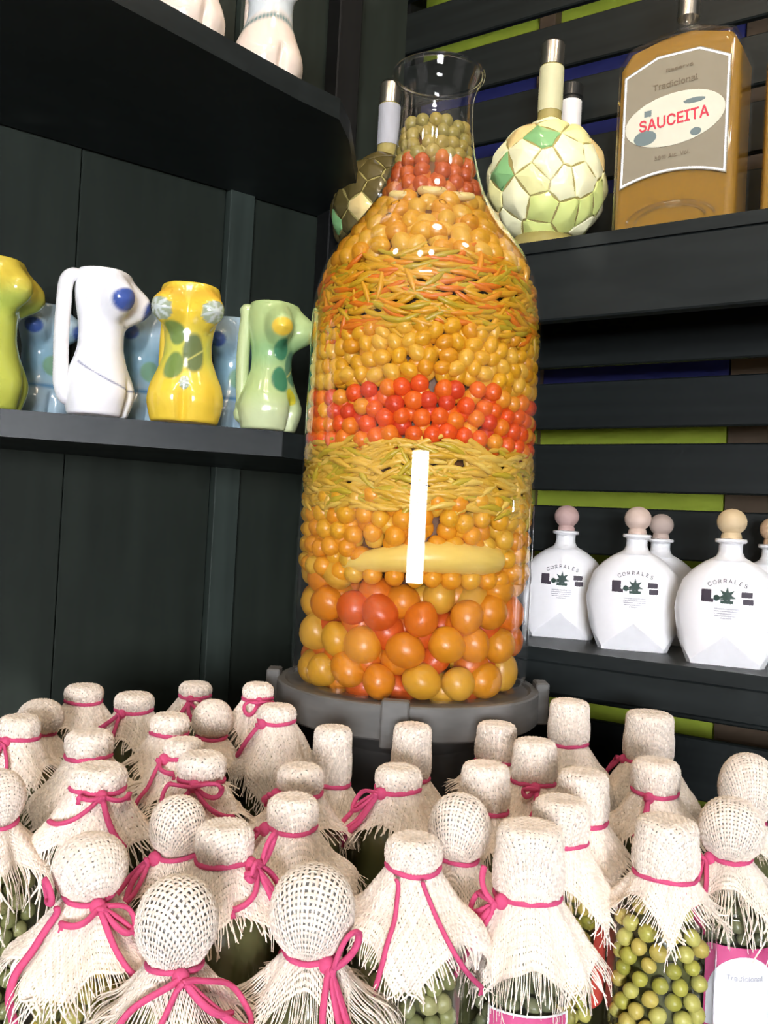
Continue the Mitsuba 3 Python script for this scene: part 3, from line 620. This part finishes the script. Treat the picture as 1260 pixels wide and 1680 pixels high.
def petals(T_, d, dc, tc, rd, rt, n=7):
    a, b = (d - dc) / rd, (T_ - tc) / rt; R_ = np.hypot(a, b); ang = np.arctan2(b, a)
    return ((R_ < .62 + .38 * np.cos(ang * n)) | (R_ < .25)).astype(float) * .85, (R_ < 1).astype(float)
def paint_white(T_, d):
    c = bl((.84, .84, .86), (.84, .84, .86), T_ * 0)
    for sg in (-1, 1): c = bl(c, (.045, .09, .33), spot(T_, d, sg * .64, .785, .27, .068)) if False else c * (1 - spot(T_, d, sg * .64, .785, .27, .068)[..., None]) + np.array([.045, .09, .33]) * spot(T_, d, sg * .64, .785, .27, .068)[..., None]
    line = np.exp(-(((T_ - .40 + .13 * np.cos(d * .5) ** 2 * 2 - .05) / .0065) ** 2)) * (np.abs(d) < 1.9)
    return c * (1 - line[..., None]) + np.array([.10, .13, .26]) * line[..., None]
def over(c, m, col): return c * (1 - m[..., None]) + np.array(col) * m[..., None]
def leaves(c, T_, d, green, olive):
    c = over(c, spot(T_, d, .32, .50, .42, .125), olive); c = over(c, spot(T_, d, -.46, .40, .36, .09), green); c = over(c, spot(T_, d, -.44, .63, .34, .07), green)
    ln = np.exp(-((T_ - .47 - .12 * (d - .3)) / .007) ** 2) * (spot(T_, d, .32, .50, .42, .125) > .5)
    return over(c, ln * .8, (.62, .58, .16))
def paint_yellow(T_, d):
    base = (.78, .55, .05); c = bl(base, (.48, .52, .08), np.clip(np.exp(-((T_ - .52) / .16) ** 2) * (np.abs(d) < 1.3) * .8, 0, 1))
    c = over(c, np.exp(-(((T_ - .92) / .05) ** 2)) * .45, (.76, .34, .05))
    c = leaves(c, T_, d, (.16, .24, .06), (.13, .17, .06))
    for dc, tc, rd, rt in ((-.64, .785, .30, .078), (.64, .785, .30, .078), (.02, .275, .17, .05)):
        p_, disc = petals(T_, d, dc, tc, rd, rt); c = over(c, disc, (.30, .36, .24)); c = over(c, p_, (.56, .62, .60))
    return c
def paint_green(T_, d):
    c = bl((.40, .52, .22), (.24, .42, .18), np.clip(np.exp(-((T_ - .62) / .12) ** 2), 0, 1)); c = over(c, np.clip((.3 - T_) * 4, 0, .8), (.55, .62, .36))
    c = leaves(c, T_, d, (.05, .20, .10), (.10, .22, .12))
    for sg in (-1, 1): c = over(c, spot(T_, d, sg * .66, .785, .24, .06), (.72, .50, .05))
    return over(c, spot(T_, d, 0, .27, .22, .06), (.50, .46, .03))
def paint_lime(T_, d):
    c = bl((.48, .52, .08), (.66, .50, .06), np.clip((T_ - .68) * 5, 0, 1)); return over(c, np.exp(-((T_ - .72) / .06) ** 2) * .6, (.34, .46, .09))
def paint_blue(T_, d):
    c = bl((.20, .36, .45), (.34, .45, .52), np.clip(np.sin(T_ * 9) * .5 + .5, 0, 1)); c = over(c, spot(T_, d, .2, .48, .5, .08), (.16, .30, .20))
    for sg in (-1, 1): c = over(c, spot(T_, d, sg * .66, .785, .22, .055), (.05, .10, .32))
    return over(c, np.exp(-((T_ - .30) / .02) ** 2), (.08, .20, .34))
def paint_cream(T_, d):
    c = bl((.80, .66, .55), (.62, .66, .66), np.clip((T_ - .38 - .10 * np.cos(d)) * 14, 0, 1)); ln = np.exp(-(((T_ - .38 - .10 * np.cos(d)) / .028) ** 2)) * (.8 + .2 * np.sin(d * 40))
    return over(c, np.clip(ln, 0, 1), (.10, .20, .20))
MUGS = [(-.415, .915, .0962, .154, .10, paint_lime, 'yellow green torso shaped mug cut off at the left end of the shelf', 1.0, 0, .02),
        (-.306, .925, .0962, .150, -.12, paint_white, 'white torso shaped mug with blue spots and a long arm like handle', .98, .80, .013),
        (-.219, .945, .0962, .145, -1.42, paint_yellow, 'yellow torso shaped mug with grey flowers and green leaves facing forward', 1.0, .75, .006),
        (-.134, .985, .0962, .140, -.55, paint_green, 'green torso shaped mug with yellow tips at the right end of the shelf', .94, .7, .005),
        (-.402, 1.015, .0962, .132, -.8, paint_blue, 'light blue mug in the gap left of the white torso mug', .9, 0, .016),
        (-.290, 1.025, .0962, .132, -1.0, paint_blue, 'light blue mug between the white and the yellow torso mugs', .9, 0, .016),
        (-.190, 1.055, .0962, .136, -1.2, paint_blue, 'light blue mug between the yellow and the green torso mugs', .9, 0, .016),
        (-.158, .995, .4862, .150, -.95, paint_cream, 'cream torso mug with dark leafy belt on the top shelf, nearest the corner', 1.02, 0, .018),
        (-.232, .915, .4862, .150, -.75, paint_cream, 'cream torso mug on the top shelf, left of the one nearest the corner', 1.02, 0, .018),
        (-.305, .835, .4862, .150, -.75, paint_cream, 'cream torso mug on the top shelf, third from the corner', 1.02, 0, .018)]
for x, y, z, hg, rz, paint, lab, sx, side, out in MUGS:
    k = thing('torso_mug', lab, 'mug', 'torso shaped ceramic mugs')
    m, c = torso(hg, paint, sx=sx); M = at(x, y, z, rz)
    add('body', moved(m, M), 'm_ceramic', True, k, color=c)
    hm = handle(hg, sx, side, out); add('handle', moved(hm, M), 'm_ceramic', True, k, color=np.tile(c[2600], (len(hm.vertices), 1)))

# ------------------------------------------------------------------ white ceramic bottles
def ell(w, d, z, n=40): a = np.arange(n) / n * 2 * np.pi; return np.stack([w / 2 * np.cos(a), d / 2 * np.sin(a), a * 0 + z], 1)
WB = [(.088, 0, .0), (.114, .062, .0575), (.110, .061, .074), (.098, .057, .091), (.078, .05, .103), (.056, .040, .1115), (.036, .032, .117)]
base = np.array([[-.035, -.025, 0], [.035, -.025, 0], [.040, -.015, 0], [.040, .015, 0], [.035, .025, 0], [-.035, .025, 0], [-.040, .015, 0], [-.040, -.015, 0]])
extra = np.array([[0, -.0385, .034], [0, .0385, .034], [.0515, -.012, .028], [-.0515, -.012, .028], [.0515, .012, .028], [-.0515, .012, .028]])
HB = trimesh.convex.convex_hull(np.vstack([base, base * [1.03, 1.03, 1] + [0, 0, .004], extra] + [ell(*q) for q in WB[1:]]))
PN, PD = HB.face_normals, np.einsum('ij,ij->i', HB.face_normals, HB.triangles[:, 0])
def front_y(x, z):
    s = PN[:, 1] < -.03; return np.max((PD[s][None] - np.outer(x, PN[s, 0]) - np.outer(z, PN[s, 2])) / PN[s, 1][None], 1)
def wrap(poly, d=.0004):
    m = extrude(poly, d) if not isinstance(poly, trimesh.Trimesh) else poly
    v, f = trimesh.remesh.subdivide_to_size(m.vertices, m.faces, .004); y = front_y(v[:, 0], v[:, 1])
    return trimesh.Trimesh(np.stack([v[:, 0], y - v[:, 2] - .0002, v[:, 1]], 1), f[:, ::-1] if False else f, process=False)
neck = lathe([(.021, .1145), (.0150, .119), (.0128, .124), (.0125, .131), (.0128, .1335), (.0165, .1345), (.0170, .1365), (.0165, .1385), (.011, .1390), (.0105, .132), (.0001, .131)], 40)
stop = lathe([(.0001, .132), (.0100, .132), (.0112, .1395), (.0105, .1435), (.0095, .1455)] + [(.0160 * math.sin(t), .1575 - .0148 * math.cos(t)) for t in np.linspace(.65, 3.1, 14)] + [(.0001, .1723)], 36)
def arc_text(t, h, R, zc_, gap):
    out = []; tot = gap * (len(t) - 1)
    for i, ch in enumerate(t):
        if ch == ' ': continue
        m = ctext(ch, h, .0004); a = (-tot / 2 + i * gap) / R
        m.apply_transform(trimesh.transformations.rotation_matrix(-a, [0, 0, 1])); m.apply_translation([R * math.sin(a), zc_ + R * (math.cos(a) - 1), 0]); out.append(m)
    return join(*out)
def star(cx, cy, r, n, q=.45): return Polygon([(cx + (r if i % 2 == 0 else r * q) * math.sin(i * math.pi / n), cy + (r if i % 2 == 0 else r * q) * math.cos(i * math.pi / n)) for i in range(2 * n)])
emb_side = shapely.union_all([sbox(-.0215, .0715, -.0145, .0805).buffer(.0008), sbox(-.0150, .0705, -.0115, .0735), sbox(.0140, .0705, .0215, .0740).buffer(.0006), sbox(.0125, .0765, .0205, .0800).buffer(.0006)])
emb_mid = shapely.union_all([star(0, .0765, .0078, 7), sbox(-.0055, .0700, .0055, .0725), Point(-.009, .0745).buffer(.0026)])
lines = shapely.union_all([sbox(-w, z, w, z + .0010) for z, w in ((.0620, .0125), (.0595, .0130), (.0570, .0130), (.0545, .0120), (.0520, .0060))])
word = wrap(arc_text('CORRALES', .0044, .040, .0905, .0052)); grow = lambda g: shapely.affinity.scale(g, 1.2, 1.25, origin=(0, .0765))
em1, em2, ln = [wrap(grow(g)) for g in emb_side.geoms], wrap(grow(emb_mid.union(sbox(-.009, .0732, 0, .0742)))), wrap(lines)
stoppers = [(.50, .34, .31), (.62, .48, .40), (.46, .36, .31), (.60, .46, .27), (.55, .36, .22)]
WBOT = [(.241, 1.165, -.27, 0, 1.0, 'white ceramic bottle half hidden by the right edge of the big jar'), (.309, 1.075, -.26, 1, 1.0, 'white ceramic bottle with pale round stopper, in front, middle of the shelf'), (.362, 1.152, -.26, 2, .97, 'white ceramic bottle standing behind the middle one, only its neck and shoulder visible'),
        (.388, .985, -.42, 3, 1.0, 'front white ceramic bottle at right with a yellowish stopper'), (.466, 1.056, -.42, 4, .97, 'white ceramic bottle cut off by the right edge of the photo, orange stopper')]
for x, y, rz, i, sc, lab in WBOT:
    k = thing('ceramic_bottle', lab, 'bottle', 'white ceramic bottles'); M = at(x, y, -.1348, rz); M[:3, :3] *= sc
    mat(f'm_stopper_{i}', stoppers[i], .6)
    add('body', moved(HB, M), 'm_porcelain', 14, k); add('neck', moved(neck, M), 'm_porcelain', True, k); add('stopper', moved(stop, M), f'm_stopper_{i}', True, k)
    lk = add('emblem', moved(em2, M), 'm_ink_green', False, k)
    for e in em1: add('emblem_block', moved(e, M), 'm_ink', False, lk)
    add('wordmark', moved(word, M), 'm_ink', False, k); tag(add('fine_print', moved(ln, M), 'm_ink_grey', False, k), kind='stuff')

# ------------------------------------------------------------------ upper right shelf: amber bottle, gold netted bottles, dark bottle
k = thing('amber_bottle', 'large square amber liquor bottle with a tan label and a cream oval with red lettering', 'bottle')
MA = plan((.327, 1.030), UR, NR, .3492)
def rrect(w, d, r): return sbox(-w / 2 + r, -d / 2 + r, w / 2 - r, d / 2 - r).buffer(r, 6)
def ring3(w, d, r, z): c = np.array(rrect(w, d, r).exterior.coords)[:-1]; return np.column_stack([c, np.full(len(c), z)])
def sq_bottle(g):
    return trimesh.convex.convex_hull(np.vstack([ring3(.132 - g, .068 - g, .008, .0 + g), ring3(.140 - g, .076 - g, .010, .006 + g), ring3(.140 - g, .076 - g, .010, .205 - g), ring3(.122 - g, .066 - g, .010, .224 - g), ring3(.050 - g, .046 - g, .012, .240 - g)]))
add('glass', moved(sq_bottle(0), MA), 'm_glass', 25, k)
add('liquor', moved(sq_bottle(.005), MA), 'm_amber_liquid', 25, k)
foot = join(*[tube([[.05 * math.cos(a) * q, -.0385, .012 + .022 * math.sin(a) * q] for a in np.linspace(.1, 3.04, 24)], .0011, 6) for q in (1, .8)])
add('base_arch', moved(foot, MA), 'm_solid_glass', True, k)
nk = lathe([(.0225, .2385), (.0145, .245), (.0118, .256), (.0118, .30), (.0135, .302), (.0135, .312), (.0118, .314), (.0001, .314)], 32)
add('neck', moved(nk, MA), 'm_glass', True, k); add('neck_band', moved(lathe([(.0126, .262), (.0126, .296)], 32), MA), 'm_metal_cap', True, k)
add('cap', moved(lathe([(.0132, .3145), (.0132, .345), (.012, .348), (.0001, .348)], 32), MA), 'm_metal_cap', True, k)
out = Polygon([(-.060, .056)] + [(x, .056 + .012 * (1 - (x / .06) ** 2)) for x in np.linspace(-.05, .05, 15)] + [(.060, .056), (.060, .188), (.026, .205), (-.022, .205), (-.060, .188)])
def on_face(m, lift): m = m.copy(); v = np.array(m.vertices); return moved(trimesh.Trimesh(np.stack([v[:, 0], -.0381 - lift - v[:, 2], v[:, 1]], 1), m.faces[:, ::-1] if False else m.faces, process=False), MA)
lk = add('label', on_face(extrude(out, .0006), .0), 'm_paper_tan', False, k)
tag(add('label_edge', on_face(extrude(out.buffer(-.0012).difference(out.buffer(-.0034)), .0004), .0006), 'm_paper_white', False, lk), 'white label border')
ov = shapely.affinity.rotate(shapely.affinity.scale(Point(0, .128).buffer(1, 48), .056, .030), 4)
add('oval', on_face(extrude(ov, .0003), .0010), 'm_paper_cream', False, lk)
blob = shapely.union_all([shapely.affinity.scale(Point(-.032, .1115).buffer(1), .013, .0085), shapely.affinity.scale(Point(.025, .1085).buffer(1), .006, .0045), sbox(-.034, .136, -.026, .143), shapely.affinity.scale(Point(.022, .1445).buffer(1), .012, .003)])
for g in blob.geoms: add('oval_picture', on_face(extrude(g, .0003), .0013), 'm_teal_print', False, lk)
def face_text(t, h, x, z, rot, width, bsdf, nm, bold=False):
    m = meshkit.text_mesh(t, h, .0003, bold); m.apply_translation([-(m.bounds[0][0] + m.bounds[1][0]) / 2, 0, 0]); m.apply_scale([width / (m.bounds[1][0] - m.bounds[0][0]), 1, 1])
    m.apply_transform(trimesh.transformations.rotation_matrix(rot, [0, 0, 1])); m.apply_translation([x, z, 0]); add(nm, on_face(m, .0016), bsdf, False, lk)
face_text('SAUCEITA', .0125, 0, .1215, .05, .078, 'm_red_print', 'red_lettering', True)
face_text('Tradicional', .0068, 0, .166, .06, .050, 'm_script_print', 'script_lettering')
face_text('Reserva', .004, .004, .184, .06, .030, 'm_script_print', 'small_lettering')
face_text('38% Alc. Vol.', .0045, 0, .084, .04, .040, 'm_script_print', 'small_lettering')

from scipy.spatial import SphericalVoronoi
def net_cells(n, seed, rx, rz):
    i = np.arange(n) + .5; ph = np.arccos(1 - 2 * i / n); th = np.pi * (1 + 5 ** .5) * i
    pts = np.stack([np.cos(th) * np.sin(ph), np.sin(th) * np.sin(ph), np.cos(ph)], 1) + np.random.default_rng(seed).normal(0, .06, (n, 3)); pts /= np.linalg.norm(pts, axis=1, keepdims=True)
    sv = SphericalVoronoi(pts); sv.sort_vertices_of_regions(); cells = []
    for c, reg in zip(pts, sv.regions):
        if abs(c[2]) > .93: continue
        p = sv.vertices[reg]
        if np.cross(p[1] - p[0], p[2] - p[1]) @ c < 0: p = p[::-1]
        p = np.vstack([[p[a], (p[a] + p[(a + 1) % len(p)]) / 2] for a in range(len(p))]); w = p - c; w[1::2] *= .96
        rings = [c + w * .95 - c * .03] + [c + w * .94 * f_ - c * .5 * (f_ * np.linalg.norm(w, axis=1).mean()) ** 2 * .0 + c * (.003 + .042 * (1 - f_ ** 2.2)) for f_ in (1, .92, .75, .5, .25)]
        q = len(p); v = np.vstack(rings + [[c * 1.045]]) * [rx, rx, rz]; f = []
        for lv in range(len(rings) - 1):
            for a in range(q): b = (a + 1) % q; f += [[lv * q + a, lv * q + b, (lv + 1) * q + b], [lv * q + a, (lv + 1) * q + b, (lv + 1) * q + a]]
        L_ = len(rings) - 1; f += [[L_ * q + a, L_ * q + (a + 1) % q, (L_ + 1) * q] for a in range(q)]
        cells.append((c, trimesh.Trimesh(v, f, process=False)))
    return cells
glow = [(.92, .88, .40), (.95, .93, .58), (.74, .82, .27), (.82, .62, .26), (.24, .50, .20)]
for i, c in enumerate(glow): mat(f'm_facet_{i}', c, .10, clearcoat=1.0, specular=.8)
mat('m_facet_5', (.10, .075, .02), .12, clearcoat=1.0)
def net_bottle(x, y, z, lab, seed, tint=0):
    k = thing('netted_bottle', lab, 'bottle'); M = plan((x, y), (1, 0), (0, 1), z)
    rx, rz_ = .0755, .080; zc_ = .097
    g = ellipsoid(rx * .975, rx * .975, rz_ * .975, 4); v = np.array(g.vertices); v[:, 2] = np.maximum(v[:, 2], -.074); v[:, 2] += zc_; foot_ = lathe([(.0001, .0), (.042, .0), (.044, .004), (.040, .026), (.0001, .026)], 40)
    add('globe', moved(trimesh.Trimesh(v, g.faces, process=False), M), 'm_cord', True, k); add('foot', moved(foot_, M), 'm_cord', True, k)
    for c, m in net_cells(62, seed, rx, rz_):
        m.apply_translation([0, 0, zc_]); r_ = np.random.default_rng(int(abs(c[0] * 1e6)) + seed).random()
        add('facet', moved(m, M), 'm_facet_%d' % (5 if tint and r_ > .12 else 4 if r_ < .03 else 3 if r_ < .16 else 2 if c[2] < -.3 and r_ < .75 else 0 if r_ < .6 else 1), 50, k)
    add('neck', moved(lathe([(.030, .168), (.020, .176), (.0155, .184), (.0145, .20), (.0145, .262), (.0135, .263), (.0001, .263)], 32), M), 'm_cord', True, k)
    add('neck_label', moved(lathe([(.0158, .192), (.0158, .250)], 32), M), 'm_neck_label' if not tint else 'm_ink_grey', True, k)
    add('cap', moved(lathe([(.0152, .252), (.0152, .280), (.013, .284), (.0001, .284)], 32), M), 'm_metal_cap', True, k)
net_bottle(.187, 1.135, .3492, 'round bottle in a gold net with sparkling pale green facets and a cream neck label', 3)
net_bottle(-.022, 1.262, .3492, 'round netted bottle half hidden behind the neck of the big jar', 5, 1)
DB = [(.0001, 0), (.036, 0), (.038, .004), (.038, .15), (.034, .172), (.020, .195), (.0145, .21), (.0140, .262), (.0158, .264), (.0158, .28), (.0001, .28)]
DB = [(q * .8, z) if q > .02 else (q, z) for q, z in DB]
k = thing('dark_bottle', 'slim dark bottle whose neck shows right beside the gold netted bottle', 'bottle')
MD = plan((.2335, 1.237), (1, 0), (0, 1), .3492); add('body', moved(lathe(DB, 40), MD), 'm_dark_bottle', 35, k)
add('neck_band', moved(lathe([(.0147, .216), (.0147, .258)], 32), MD), 'm_white_band', True, k)
k = thing('amber_bottle', 'amber bottle cut off by the right edge beside the large square one', 'bottle')
MA = plan((.4335, .9665), UR, NR, .3492); m = sq_bottle(.0); m.apply_scale([.45, .8, .85]); add('glass', moved(m, MA), 'm_glass', 25, k)
m = sq_bottle(.005); m.apply_scale([.45, .8, .85]); add('liquor', moved(m, MA), 'm_amber_liquid', 25, k)
m = lathe([(.016, .202), (.012, .21), (.012, .26), (.0001, .26)], 28); add('neck', moved(m, MA), 'm_glass', True, k)
